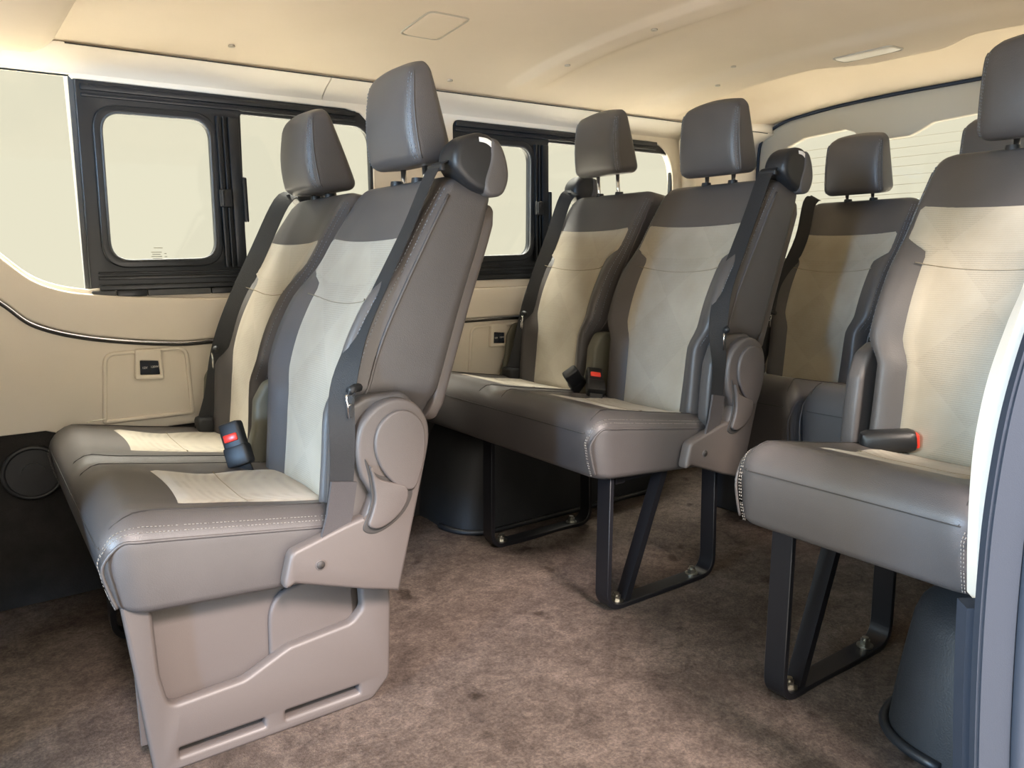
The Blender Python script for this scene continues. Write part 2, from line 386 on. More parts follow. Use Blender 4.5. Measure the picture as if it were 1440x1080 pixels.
# upper side cove between window tops and headliner
def cove(name, y0, y1, s, m):
    bm = bmesh.new(); prof = [(y0, 1.43), (y0-s*0.012, 1.445), (y0-s*0.045, 1.466), (y0-s*0.085, 1.482), (y0-s*0.092, 1.490), (y0-s*0.06, 1.51), (y0+s*0.02, 1.50), (y0+s*0.03, 1.43)]
    X = [XF, 0.98, 0.984, XR] if s > 0 else [XF, XR]
    segs = [(XF, 0.979), (0.983, XR)] if s > 0 else [(XF, XR)]
    for a, b in segs:
        r0 = [bm.verts.new((a, y, z)) for y, z in prof]; r1 = [bm.verts.new((b, y, z)) for y, z in prof]
        n = len(prof)
        for k in range(n): bm.faces.new((r0[k], r0[(k+1) % n], r1[(k+1) % n], r1[k]))
        bm.faces.new(r0); bm.faces.new(r1[::-1])
    return st(fin(bm, name, m, sharp=50))
cove('trim_6', YF, 0, 1, BEIGE)
cove('trim_7', YN, 0, -1, BEIGE)
bm = bmesh.new(); tube(bm, [(0.27, YF-0.094, 1.488), (3.1, YF-0.094, 1.487)], 0.0018, 6); st(fin(bm, 'trim_8', SEAMD))
for s_, y_ in ((1, YF), (-1, YN)):
    bm = bmesh.new(); tube(bm, catmull([(2.66, y_-s_*0.09, 1.492), (2.85, y_-s_*0.085, 1.500), (3.00, y_-s_*0.075, 1.512), (3.19, y_-s_*0.06, 1.515)], 5), [0.016]*2+[0.03]*14, 10); st(fin(bm, 'trim_20' if s_ > 0 else 'trim_21', BEIGE))
# quarter trim behind the second window (rounded pillar)
bm = bmesh.new(); tube(bm, [(2.70, YF+0.0, 0.80), (2.68, YF-0.004, 1.10), (2.66, YF-0.012, 1.30), (2.62, YF-0.04, 1.42), (2.58, YF-0.085, 1.487)], [0.03, 0.032, 0.035, 0.035, 0.02], 12); st(fin(bm, 'trim_9', BEIGE))
# ceiling (headliner) with ribs, lamp boss and a rear channel
def ceil_z(x, y):
    t = (y-1.42)/0.92
    z = 1.575-0.085*abs(t)**3.0
    z += 0.010*math.exp(-((x-0.62)/0.10)**2)*(1-smooth(0.7, 0.95, abs(t)))
    z -= 0.012*(smooth(1.575, 1.60, x)-smooth(1.69, 1.72, x))*(1-smooth(0.75, 0.98, abs(t)))
    sh = 0.10*(1-smooth(0.10, 0.28, abs(y-1.40)))                       # the lamp boss reaches further back
    z += 0.060*(smooth(2.44+sh, 2.54+sh, x))*(1-smooth(0.80, 1.0, abs(t)))
    q = smooth(2.78, 3.15, x); z = z*(1-q)+q*(1.578-0.050*abs(t)**3.5)
    z -= 0.014*smooth(2.2, 2.3, x)*(1-smooth(2.44+sh, 2.54+sh, x))*(1-smooth(0.80, 1.0, abs(t)))
    return z
bm = bmesh.new(); nx, ny = 230, 90
g = [[bm.verts.new((XF+(XR-XF)*i/nx, 0.50+(2.34-0.50)*j/ny, ceil_z(XF+(XR-XF)*i/nx, 0.50+(2.34-0.50)*j/ny))) for j in range(ny+1)] for i in range(nx+1)]
for i in range(nx):
    for j in range(ny): bm.faces.new((g[i][j], g[i+1][j], g[i+1][j+1], g[i][j+1]))
e = bmesh.ops.extrude_face_region(bm, geom=bm.faces[:])
for v in [v for v in e['geom'] if isinstance(v, bmesh.types.BMVert)]: v.co.z += 0.05
ceil = st(fin(bm, 'ceiling', HEADL))
# lowered front headliner section with a rounded edge
P = Pad(0.90, 0.915, 0.10, 0.075, 0.045, 0.01, lambda a, b: 0, lambda a, b, d: (-0.635+a+0.03*(-b), 1.43+b, 1.52-d))
st(P.build('trim_10', HEADL))
# roof skin edge pieces that close the gap over the coves
bm = bmesh.new(); box(bm, ((XF+XR)/2, 1.42, 1.66), (XR-XF+0.1, 2.14, 0.03)); box(bm, ((XF+XR)/2, YF+0.06, 1.56), (XR-XF+0.1, 0.03, 0.20)); box(bm, ((XF+XR)/2, YN-0.06, 1.56), (XR-XF+0.1, 0.03, 0.20))
st(fin(bm, 'roof_shell', PAINT, smooth=False))
# near wall behind the door opening
def near(a, b, c): return (a, YN-0.03+c, b)
st(plate('wall_near', rect(1.27, 0.0, 3.20, 1.447), [fillet(rect(1.50, 0.88, 2.75, 1.40), 0.06)], 0.03, 0.004, BEIGE, None, near))
st(plate('wall_near_front', rect(XF, 0.0, -0.03, 1.447), [fillet(rect(-1.4, 0.90, -0.45, 1.40), 0.06)], 0.03, 0.004, BEIGE, None, near))
bm = bmesh.new(); box(bm, (1.54+0.67, YN+0.012, 0.25), (1.9, 0.02, 0.46)); st(fin(bm, 'wall_near_lower', DARKC, smooth=False))
def pane(name, r, y):
    bm = bmesh.new(); box(bm, ((r[0]+r[2])/2, y, (r[1]+r[3])/2), (r[2]-r[0], 0.004, r[3]-r[1])); return fin(bm, name, GLASS, smooth=False)
st(pane('window_5', (1.48, 0.86, 2.77, 1.42), YN-0.015))
# front pane (no dark frame in view) with its pale rear edge
st(pane('window_1', (-1.45, 0.84, 0.272, 1.445), YF+0.025))
bm = bmesh.new(); strap(bm, [(0.279, YF+0.018, 0.86), (0.288, YF+0.018, 1.43)], (1, 0, 0), 0.012, 0.01); st(fin(bm, 'trim_11', GREYRUB, smooth=False))
# ---- sliding windows in black frames
def rr(x0, z0, x1, z1, r, n=8): return fillet([(x0, z0), (x1, z0), (x1, z1), (x0, z1)], r, n)
def slider(name, x0, x1, zb, zt, dx, lastr):
    w = bpy.data.objects.new(name, None); COL.objects.link(w); w['kind'] = 'structure'
    py = lambda o: (lambda a, b, c: (a, YF+0.024-c+o, b))
    xm = x0+(x1-x0)*dx
    out = fillet([(x0, zb), (x1, zb), (x1-0.012, zt), (x0+0.010, zt+0.004)], [0.012, 0.04, lastr, 0.014], 10)
    L = rr(x0+0.058, zb+0.097, xm-0.052, zt-0.092, 0.052); L = fillet([(x0+0.056, zb+0.097), (xm-0.054, zb+0.101), (xm-0.048, zt-0.088), (x0+0.064, zt-0.090)], 0.055, 10)
    Rg = fillet([(xm+0.036, zb+0.078), (x1-0.03, zb+0.078), (x1-0.03, zt-0.066), (xm+0.046, zt-0.062)], [0.006, 0.045, 0.06, 0.006], 10)
    plate('frame', out, [L, Rg], 0.022, 0.004, FRAMEP, w, py(0))
    # sash rim around the left light, standing proud
    Lo = fillet([(x0+0.036, zb+0.077), (xm-0.034, zb+0.081), (xm-0.028, zt-0.068), (x0+0.044, zt-0.070)], 0.07, 10)
    plate('sash', Lo, [L], 0.012, 0.004, FRAMEP, w, py(-0.022))
    bm = bmesh.new(); tube(bm, [Vector((a, YF-0.010, b)) for a, b in L], 0.0035, 6, True); fin(bm, 'gasket', GREYRUB, w)
    # rails above and below, two steps each
    for q, (zz, hh, dd) in enumerate([(zt-0.029, 0.016, 0.014), (zt-0.049, 0.009, 0.010), (zb+0.024, 0.014, 0.022), (zb+0.050, 0.010, 0.014), (zb+0.064, 0.006, 0.008)]):
        bm = bmesh.new(); xe = x1-0.035-(lastr*0.6 if zz > 1.2 else 0); box(bm, ((x0+0.022+xe)/2, YF+0.004-dd/2, zz), (xe-x0-0.022, dd, hh), bev=0.0025); fin(bm, 'rail', FRAMEP, w, sharp=40)
    # centre post ribs
    for xx, ww in ((xm-0.026, 0.010), (xm-0.010, 0.006), (xm+0.018, 0.030)):
        bm = bmesh.new(); box(bm, (xx, YF-0.008, (zb+zt)/2), (ww, 0.014, zt-zb-0.15), bev=0.003); fin(bm, 'post_rib', FRAMEP, w, sharp=40)
    bm = bmesh.new(); box(bm, (xm-0.020, YF-0.022, zb+0.277), (0.036, 0.018, 0.052), bev=0.005); box(bm, (xm-0.030, YF-0.030, zb+0.277), (0.008, 0.012, 0.044), bev=0.003)
    fin(bm, 'latch', BLACKP, w, sharp=40)
    bm = bmesh.new(); box(bm, (xm+0.040, YF-0.012, zb+0.275), (0.014, 0.016, 0.135), bev=0.006); fin(bm, 'pull_handle', BLACKP, w, sharp=40)
    bm = bmesh.new(); box(bm, ((x0+x1)/2, YF+0.012, (zb+zt)/2), (x1-x0-0.05, 0.004, zt-zb-0.08)); fin(bm, 'pane', GLASS, w, False)
    return w
w1 = slider('window_2', 0.284, 1.170, 0.845, 1.432, 0.447, 0.07)
w2 = slider('window_3', 1.450, 2.602, 0.845, 1.434, 0.345, 0.16)
# grey ledge strips under the first window
for a, b, m in ((0.285, 0.345, GREYRUB), (0.347, 0.425, FRAMEP), (0.427, 0.60, GREYRUB), (0.602, 1.15, FRAMEP)):
    bm = bmesh.new(); box(bm, ((a+b)/2, YF-0.006, 0.852), (b-a, 0.020, 0.018), bev=0.003); fin(bm, 'ledge_strip', m, w1, sharp=40)
# etched glass marks low in the first pane
bm = bmesh.new()
for x, z, l in ((0.468, 0.978, 0.024), (0.462, 0.966, 0.028), (0.462, 0.960, 0.022), (0.462, 0.954, 0.028), (0.464, 0.948, 0.024), (0.486, 0.962, 0.006), (0.487, 0.953, 0.007)):
    box(bm, (x, YF+0.009, z), (l, 0.0008, 0.0018))
fin(bm, 'glass_marking', mat('etched_mark', (0.35, 0.34, 0.27), 0.6), w1, False)
# ---- tailgate with heated glass
def rearp(a, b, c): return (XR-0.04-c, a, b)
arch = [(0.34, 0.0), (0.34, 1.65), (2.48, 1.65), (2.48, 0.0)]
gl = [(0.56, 0.92), (2.28, 0.92), (2.285, 1.36), (2.25, 1.42), (2.17, 1.449), (2.05, 1.456), (1.97, 1.460), (1.93, 1.445), (1.885, 1.408), (1.85, 1.398), (1.69, 1.400), (1.64, 1.420), (1.60, 1.440), (1.42, 1.450), (0.70, 1.45), (0.60, 1.40)]
st(plate('wall_rear', arch, [fillet(gl, 0.012, 3)], 0.03, 0.008, REART, None, rearp))
bm = bmesh.new(); tube(bm, catmull([(XR-0.078, 0.50, 1.50)]+[(XR-0.078, y, 1.571-0.050*abs((y-1.42)/0.92)**3.5) for y in (0.62, 0.9, 1.2, 1.5, 1.8, 2.0, 2.15, 2.26)]+[(XR-0.078, 2.35, 1.498), (XR-0.078, 2.40, 1.43), (XR-0.078, 2.405, 1.2)], 5), 0.007, 8); st(fin(bm, 'trim_12', SEALM))
win4 = bpy.data.objects.new('window_4', None); COL.objects.link(win4); win4['kind'] = 'structure'
bm = bmesh.new(); box(bm, (XR-0.035, 1.42, 1.18), (0.004, 1.80, 0.60)); fin(bm, 'pane', GLASS, win4, False)
bm = bmesh.new()
for k in range(13): tube(bm, [(XR-0.0385, 0.58, 0.96+k*0.0365), (XR-0.0385, 2.27, 0.96+k*0.0365)], 0.0009, 4)
fin(bm, 'heater_wires', LINE, win4, kind='stuff')
# ---- wheel housings (moulded covers with a foot flange)
def housing(name, y0, s, x0, x1, h, wd):
    bm = bmesh.new(); prof = []
    rings = []
    for k in range(15):
        t = k/14; z = h*t
        gx = 0.05*t**2; r = 0.20
        ins = 0.02*t+0.05*max(0, (t-0.8)/0.2)**2
        xa, xb, ww = x0+ins+gx, x1-ins, wd-ins
        pts = [(xa, 0.0), (xa, ww), (xb, ww), (xb, 0.0)]
        f2 = fillet(pts, [0, r, r, 0], 12)
        rings.append([bm.verts.new((p[0], y0+s*p[1], z)) for p in f2])
    n = len(rings[0])
    for A, B in zip(rings[:-1], rings[1:]):
        for k in range(n): bm.faces.new((A[k], A[(k+1) % n], B[(k+1) % n], B[k]))
    bm.faces.new(rings[-1])
    o = st(fin(bm, name, DARKP, sharp=50))
    path = [(p[0], y0+s*p[1], 0.010) for p in fillet([(x0-0.006, 0.0), (x0-0.006, wd+0.006), (x1, wd+0.006), (x1, 0)], [0, 0.20, 0.20, 0], 12)][1:-1]
    bm = bmesh.new(); tube(bm, path, 0.010, 8); fin(bm, 'foot_flange', BLACKP, o)
    return o
housing('trim_13', YF+0.005, -1, 1.285, 2.30, 0.37, 0.315)
housing('trim_14', YN, 1, 1.375, 2.30, 0.30, 0.33)
# ---- rear edge of the sliding door opening: beige pillar cover, rubber seal, outer rubber
pil = catmull([(1.142, 0.46, 0.455), (1.128, 0.46, 0.54), (1.120, 0.46, 0.63), (1.124, 0.46, 0.70), (1.146, 0.46, 0.775), (1.190, 0.46, 0.85), (1.245, 0.46, 0.93), (1.30, 0.46, 1.10), (1.31, 0.465, 1.30), (1.31, 0.47, 1.47)], 6)
bm = bmesh.new(); strap(bm, [p+Vector((0.016, 0.0, 0)) for p in pil], (0.75, -0.66, 0), 0.036, 0.03); st(fin(bm, 'trim_15', BEIGE, sharp=45))
seal = catmull([(1.130, 0.42, 0.0), (1.122, 0.42, 0.15), (1.100, 0.42, 0.30), (1.086, 0.42, 0.42), (1.080, 0.42, 0.52), (1.082, 0.42, 0.617), (1.102, 0.42, 0.727), (1.145, 0.42, 0.824), (1.205, 0.42, 0.92), (1.27, 0.425, 1.10), (1.28, 0.43, 1.30), (1.28, 0.43, 1.47)], 8)
bm = bmesh.new(); strap(bm, [p+Vector((0.014, 0.0, 0)) for p in seal], (0.80, -0.6, 0), 0.050, 0.022)
bmesh.ops.bevel(bm, geom=[e for e in bm.edges], offset=0.004, segments=2, affect='EDGES'); st(fin(bm, 'trim_16', SEALM, sharp=60))
bm = bmesh.new(); tube(bm, [p+Vector((0.035, -0.030, 0)) for p in seal], 0.012, 12); st(fin(bm, 'trim_17', PAINT))
bm = bmesh.new(); strap(bm, [p+Vector((0.085, -0.055, 0)) for p in seal], (0.85, -0.5, 0), 0.085, 0.03); st(fin(bm, 'trim_18', PAINT, sharp=45))
bm = bmesh.new(); strap(bm, [p+Vector((0.04, 0.028, 0)) for p in seal if p.z < 0.47], (0.75, -0.66, 0), 0.055, 0.03); st(fin(bm, 'trim_19', SEALM, sharp=45))

# ================================================================== SEATS
FT = [(.415, .41), (.432, .53), (.450, .65), (.488, .77), (.552, .89), (.628, 1.015), (.698, 1.118)]
BT = [(.560, .40), (.598, .515), (.640, .63), (.680, .745), (.722, .865), (.768, .985), (.806, 1.10)]
PITCH = 0.50
def copy_tree(o, parent=None):
    c = o.copy(); COL.objects.link(c); c.parent = parent
    for ch in [x for x in bpy.data.objects if x.parent == o]: copy_tree(ch, c)
    return c
def make_seat(name, loc, n, sg, label, cat, group, legs='u', drop=0.0, rear=False, hdz=(0, 0), hth=(0, 0), aisle=True, hdx=(0, 0)):
    root = empty(name, loc, label, cat, group)
    T3 = lambda x, y, z: (x, y*sg, z)
    # ---------------- cushion
    W = n*PITCH; ha = W/2-0.004; hb = 0.255; T = 0.17
    cs = [(-W/2+PITCH*(k+0.5)) for k in range(n)]
    def cmap(a, b, d):
        t = (b+hb)/(2*hb); fr = d/T
        zb = 0.332-0.035*t-drop; zt = 0.508-0.078*t
        x = -0.012+2*hb*t-0.016*math.sin(math.pi*min(max(fr, 0), 1))*(1-smooth(0, .25, t))+0.012*(1-min(fr, 1))*(1-t)
        return T3(x, a+W/2, zb+(zt-zb)*fr)
    def crel(a, b):
        c = min(cs, key=lambda q: abs(q-a)); u = abs(a-c)
        return 0.010*(1-smooth(0.10, 0.23, u))*(1-smooth(-0.20, -0.02, b))-0.010*(1-smooth(0.06, 0.17, u))*smooth(-0.12, 0.05, b)+0.006*math.exp(-((u-0.19)/0.035)**2)-0.005*smooth(0.215, 0.24, u)*(1 if n > 1 and abs(a) < ha-0.06 else 0)
    C = Pad(ha, hb, 0.055, T, 0.052, 0.02, crel, cmap, 60 if n > 1 else 30, 24)
    cu = C.build('cushion', LEATHER, root)
    for c in cs:
        hw = lambda b: 0.152-0.022*math.exp(-((b+0.02)/0.07)**2)+0.0*b
        C.overlay('fabric_panel', FABRIC, cu, lambda a, c=c: -0.112+0.014*math.cos((a-c)/0.16*1.4)-0.016, lambda a: 0.20, lambda b, c=c: c-hw(b), lambda b, c=c: c+hw(b), 0.0035, 16, 16)
        bm = bmesh.new(); tube(bm, C.line([(c-0.13+0.26*k/12, 0.015) for k in range(13)], 0.0030), 0.0012, 5); fin(bm, 'seam', SEAMF, cu)
    lines = []
    e = 0.0
    lines.append(C.line([(-ha+0.03+(2*ha-0.06)*k/40, -hb) for k in range(41)], 0.001))
    for q in [x for k in range(n-1) for x in (cs[k]+PITCH/2-0.042, cs[k]+PITCH/2+0.042)]:
        lines.append(C.line([(q+0.02*(1-smooth(-hb, -hb+0.10, -hb+0.40*k/24))*(1 if q > cs[0]+PITCH/2 else -1), -hb+0.40*k/24) for k in range(25)], 0.0005))
    lines.append(C.line([(-ha+0.055-0.02*(1-smooth(0, 6, k)), -hb+0.40*k/24) for k in range(25)], 0.0005))
    lines.append(C.line([(ha-0.055+0.02*(1-smooth(0, 6, k)), -hb+0.40*k/24) for k in range(25)], 0.0005))
    for l in lines:
        bm = bmesh.new(); tube(bm, l, 0.0012, 5); fin(bm, 'seam', SEAMD, cu)
    ends = []
    for s_ in (-1, 1):
        for inset in (0.010, 0.017):
            p = C.line([(s_*(ha-inset), -hb+0.012+0.44*k/36) for k in range(37)], 0.001)
            dn = [Vector(C.mapf(s_*(ha-0.022-inset*0.6), -hb-0.0005, C.T*q)) for q in (0.06, 0.2, 0.34, 0.48, 0.6)]
            ends.append(catmull(dn+p[::3], 3))
        bm = bmesh.new(); tube(bm, catmull([Vector(C.mapf(s_*(ha-0.017), -hb+0.004, C.T*q)) for q in (0.10, 0.3, 0.55)]+C.line([(s_*(ha-0.003), -hb+0.02+0.43*k/12) for k in range(13)], 0.0), 4), 0.0032, 6); fin(bm, 'piping', LEATHER, cu)
    if not rear: stitches('stitching', ends, THREAD, cu, 0.0070, 0.0008)
    # ---------------- backrests
    bhb, bT = 0.37, 0.14
    for k in range(n):
        yc = 0.24 if k == 0 else 0.728; yh = yc+0.01-0.5*hdx[0] if k == 0 else 0.75; bha = 0.228 if k == 0 else 0.218
        def bmap(a, b, d, yc=yc):
            s = (b+bhb)/(2*bhb); f = interp(FT, s); bk = interp(BT, s)
            ws = 1-0.155*(1-smooth(.30, .40, s))-0.03*smooth(.7, 1, s)
            p = bk+(f-bk)*(d/bT)
            return T3(p[0], yc+a*ws, p[1])
        def brel(a, b, bha=bha):
            s = (b+bhb)/(2*bhb); u = abs(a)
            return 0.030*smooth(0.115, bha-0.02, u)*(1-0.72*smooth(0.60, 0.74, s))-0.006*(1-smooth(0, .15, u))*(1-smooth(.5, .8, s))+0.010*(1-(u/bha)**2)*smooth(.6, .85, s)
        B = Pad(bha, bhb, 0.055, bT, 0.024, 0.025, brel, bmap, 22, 34)
        br = B.build('backrest', LEATHER, root)
        S = lambda s: s*2*bhb-bhb
        def hw(b):
            s = (b+bhb)/(2*bhb)
            return (bha-0.086)+0.016*s+0.056*smooth(0.645, 0.695, s)
        B.overlay('fabric_panel', FABRIC, br, lambda a: S(0.04), lambda a: S(0.795)+0.010*(a/0.2)**2-0.004, lambda b: -hw(b), lambda b: hw(b), 0.004, 24, 44)
        bm = bmesh.new(); tube(bm, B.line([(-0.16+0.32*q/16, S(0.605)+0.014*((q-8)/8)**2) for q in range(17)], 0.0038), 0.0013, 5); fin(bm, 'seam', SEAMF, br)
        ends = []
        for s_ in (-1, 1):
            bm = bmesh.new(); tube(bm, B.line([(s_*(bha-0.001), S(0.06+0.86*q/30)) for q in range(31)], 0.0), 0.0036, 6); fin(bm, 'piping', LEATHER, br)
            for inset in (0.008, 0.015):
                ends.append(B.line([(s_*(bha-inset), S(0.32+0.62*q/40)) for q in range(41)], 0.0012))
        stitches('stitching', ends, THREADB, br, 0.008, 0.0009)
        # hard shell on the back
        def smap(a, b, d, yc=yc):
            s = 0.28+0.66*(b+0.25)/0.5; bk = interp(BT, s); nx_ = interp(BT, min(s+.02, 1))-interp(BT, s-.02); nn = Vector((nx_[1], -nx_[0])).normalized()
            p = bk+nn*(d-0.006); return T3(p[0], yc+a, p[1])
        Pad(0.216, 0.25, 0.05, 0.030, 0.012, 0.004, lambda a, b: 0, smap, 8, 14).build('back_shell', PLASTIC, br)
        # ---------------- headrest
        def hmap(a, b, d, yc=yh, k=k):
            t = (b+0.105)/0.21; fx = 0.632+hdx[k]-0.030*math.sin(math.pi*t)*0.35+0.000*t; bx = 0.736+hdx[k]+hth[k]-(0.046+hth[k]*0.8)*t-0.01*t*t
            zf = 1.132+hdz[k]+0.200*t; zb = 1.142+hdz[k]+0.212*t
            fr = d/0.09
            return T3(bx+(fx-bx)*fr, yc+a*(1-0.07*t), zb+(zf-zb)*fr+0.012*(1-(a/0.12)**2)*t)
        hr = empty('headrest', (0, 0, 0), '', '')
        del hr['label']; del hr['category']; bpy.data.objects.remove(hr)
        Hh = Pad(0.120, 0.105, 0.028, 0.09, 0.024, 0.022, lambda a, b: 0.010*(1-(a/0.12)**2)*(1-(b/0.105)**2), hmap, 12, 10)
        hr = Hh.build('headrest', LEATHER, root)
        st_ = []
        for s_ in (-1, 1):
            for inset in (0.006, 0.012):
                st_.append(Hh.line([(s_*(0.120-inset), -0.095+0.19*q/20) for q in range(21)], 0.001))
            bm = bmesh.new(); tube(bm, Hh.line([(s_*0.118, -0.098+0.196*q/16) for q in range(17)], 0), 0.0025, 5); fin(bm, 'piping', LEATHER, hr)
        stitches('stitching', st_, THREADB, hr, 0.007, 0.0008)
        for s_ in (-1, 1):
            bm = bmesh.new(); tube(bm, [T3(0.705+hdx[k]*.6, yh+s_*0.052, 1.04), T3(0.690+hdx[k], yh+s_*0.052, 1.17+hdz[k])], 0.0068, 12); fin(bm, 'post', CHROME, hr)
            bm = bmesh.new(); cyl(bm, T3(0.702, yh+s_*0.052, 1.112), 0.017, 0.020, n=16, r2=0.014); fin(bm, 'collar', BLACKP, hr, sharp=40)
    # ---------------- olive hinge covers beside / between the backrests
    def xz(y0, th): return (lambda a, b, c: T3(a, y0+c, b))
    hinge = fillet([(.315, .415), (.365, .455), (.388, .53), (.395, .60), (.425, .648), (.475, .648), (.54, .56), (.54, .415)], 0.035, 5)
    for k in range(1 if not rear else 1, n+1):
        if k == n and rear: break
        yy = PITCH*k-0.026 if k < n else PITCH*k-0.03
        plate('hinge_cover', hinge, [], 0.044 if k < n else 0.02, 0.010, PLASTICIN, root, xz(yy, 0))
    if not rear:
      if aisle:
        head = [tuple(v[:2]) for v in catmull([(x, z, 0) for x, z in [(.462, .478), (.440, .520), (.432, .570), (.442, .620), (.476, .655), (.520, .668), (.562, .654), (.588, .618), (.592, .575), (.580, .52)]], 5)]
        arm = fillet([(.268, .318), (.290, .398), (.40, .428), (.462, .442)], [.012, .022, .03, .02], 5)+head+fillet([(.512, .262), (.436, .285)], 0, 2)
        sb = plate('side_bracket', arm, [], 0.034, 0.008, PLASTIC, root, xz(-0.036, 0))
        capo = [tuple(v[:2]) for v in catmull([(x, z, 0) for x, z in [(.466, .575), (.476, .618), (.508, .643), (.546, .640), (.574, .610), (.578, .560), (.566, .510), (.548, .478), (.515, .488), (.482, .525)]], 5, True)]
        plate('recliner_cap', capo, [], 0.012, 0.005, PLASTIC, sb, (lambda a, b, c: T3(a, -0.034-c, b)))
        hd = [tuple(v[:2]) for v in catmull([(x, z, 0) for x, z in [(.446, .556), (.466, .524), (.505, .506), (.540, .492), (.547, .466), (.530, .435), (.500, .412), (.462, .400), (.436, .412), (.446, .440), (.456, .475), (.452, .520)]], 4, True)]
        cxm = sum(p[0] for p in hd)/len(hd); czm = sum(p[1] for p in hd)/len(hd)
        plate('lever_recess', hd, [], 0.004, 0.0015, SEAMD, sb, (lambda a, b, c: T3(a, -0.0348-c, b)))
        inner = [((p[0]-cxm)*0.80+cxm, (p[1]-czm)*0.84+czm) for p in hd]
        plate('recline_lever', inner, [], 0.012, 0.004, PLASTIC, sb, (lambda a, b, c: T3(a, -0.036-c, b)))
        bm = bmesh.new(); cyl(bm, T3(.345, -0.0365, .362), 0.0085, 0.004, 'Y', 18); fin(bm, 'bolt_hole', SEAMD, sb)
        bm = bmesh.new(); tube(bm, [T3(.345+.0092*math.cos(q*math.pi/9), -0.037, .362+.0092*math.sin(q*math.pi/9)) for q in range(18)], 0.0014, 6, True); fin(bm, 'hole_rim', PLASTIC, sb)
      boot = fillet([(.385, .415), (.392, .53), (.400, .60), (.425, .655), (.47, .675), (.56, .675), (.59, .62), (.57, .42)], 0.04, 6)
      plate('hinge_boot', boot, [], 0.042, 0.012, LEATHER, root, xz(-0.006, 0))
    # ---------------- belt guides, webbing, tongues
    def guide(y, s2):
        gp = [tuple(v[:2]) for v in catmull([(.768+(x-.765)*.88, 1.148+(z-1.14)*.88, 0) for x, z in [(.705, 1.085), (.676, 1.120), (.680, 1.160), (.710, 1.190), (.752, 1.202), (.788, 1.190), (.812, 1.155), (.820, 1.105), (.800, 1.062), (.75, 1.062)]], 5, True)]
        gd = plate('belt_guide', gp, [], 0.078, 0.016, BLACKP, root, (lambda a, b, c: T3(a, y-0.012*s2+c*s2, b)))
        capo = [tuple(v[:2]) for v in catmull([(.768+(x-.765)*.88, 1.148+(z-1.14)*.88, 0) for x, z in [(.752, 1.085), (.770, 1.140), (.772, 1.185), (.796, 1.186), (.818, 1.150), (.826, 1.10), (.806, 1.058), (.765, 1.055)]], 5, True)]
        plate('shell_cap', capo, [], 0.084, 0.010, LEATHER, gd, (lambda a, b, c: T3(a+.001, y-0.015*s2+c*s2, b)))
        bm = bmesh.new(); box(bm, T3(.668, y+0.033*s2, 1.128), (0.010, 0.060, 0.014), bev=0.003); fin(bm, 'slot_bezel', BLACKP, gd, sharp=40)
        if s2 > 0:
            tg = [tuple(v[:2]) for v in catmull([(.768+(x-.765)*.88, 1.148+(z-1.14)*.88, 0) for x, z in [(.742, 1.1895), (.766, 1.187), (.786, 1.174), (.797, 1.156)]], 5)]+[tuple(v[:2]) for v in catmull([(.768+(x-.765)*.88, 1.148+(z-1.14)*.88, 0) for x, z in [(.788, 1.151), (.778, 1.166), (.762, 1.176), (.742, 1.179)]], 5)]
            plate('white_tag', fillet(tg, 0, 1), [], 0.0025, 0.0006, WHITE, gd, (lambda a, b, c: T3(a, -0.0095+y-0.0085+0.008-c, b)))
    def buckle_tongue(pt, par, dirx):
        bm = bmesh.new(); x, y, z = pt
        tube(bm, [T3(x-0.022*dirx[0], y-0.026*dirx[1], z+0.004), T3(x, y-0.0, z+0.006), T3(x+0.022*dirx[0], y+0.026*dirx[1], z+0.004)], 0.0085, 8)
        fin(bm, 'tongue_grip', BLACKP, par)
        a = Vector((dirx[0], dirx[1], 0)).normalized()
        bm = bmesh.new(); q = [(-.015, -.006), (-.009, -.024), (-.009, -.050), (.009, -.050), (.009, -.024), (.015, -.006)]
        tube(bm, [T3(x-0.010+a.x*u, y+a.y*u, z+v) for u, v in q], 0.0026, 6, True); tube(bm, [T3(x-0.010-a.x*.009, y-a.y*.009, z-.026), T3(x-0.010+a.x*.009, y+a.y*.009, z-.026)], 0.0026, 6)
        fin(bm, 'tongue_plate', CHROME, par)
    if not rear and aisle:
        guide(0.008, 1)
        pts = [(.700, .050, 1.145), (.662, .044, 1.125), (.600, .040, 1.01), (.538, .034, .905), (.470, .024, .79), (.420, -.004, .690), (.408, -.022, .60), (.402, -.022, .52), (.385, -.022, .42)]
        wd = [(0, 1, 0)]*3+[(-.1, 1, 0), (-.3, 1, 0), (-.9, .5, 0), (-1, .1, 0), (-1, .0, 0), (-1, .0, 0)]
        cp = catmull([T3(*p) for p in pts], 5); cw = catmull([(a, b*sg, c) for a, b, c in wd], 5)
        bm = bmesh.new(); strap(bm, cp, [tuple(v) for v in cw], 0.050, 0.0022); be = fin(bm, 'seat_belt', WEB, root, sharp=60)
        bm = bmesh.new(); strap(bm, [T3(.405, -.026, .515), T3(.392, -.027, .45), T3(.375, -.026, .395)], (1, .1*sg, 0), 0.056, 0.006); fin(bm, 'belt_sleeve', WEBG, be, sharp=60)
        buckle_tongue((.438, -.020, .690), be, (.7, .5))
    # far side belt
    yf = W-0.035
    if not rear: guide(W-0.008, -1)
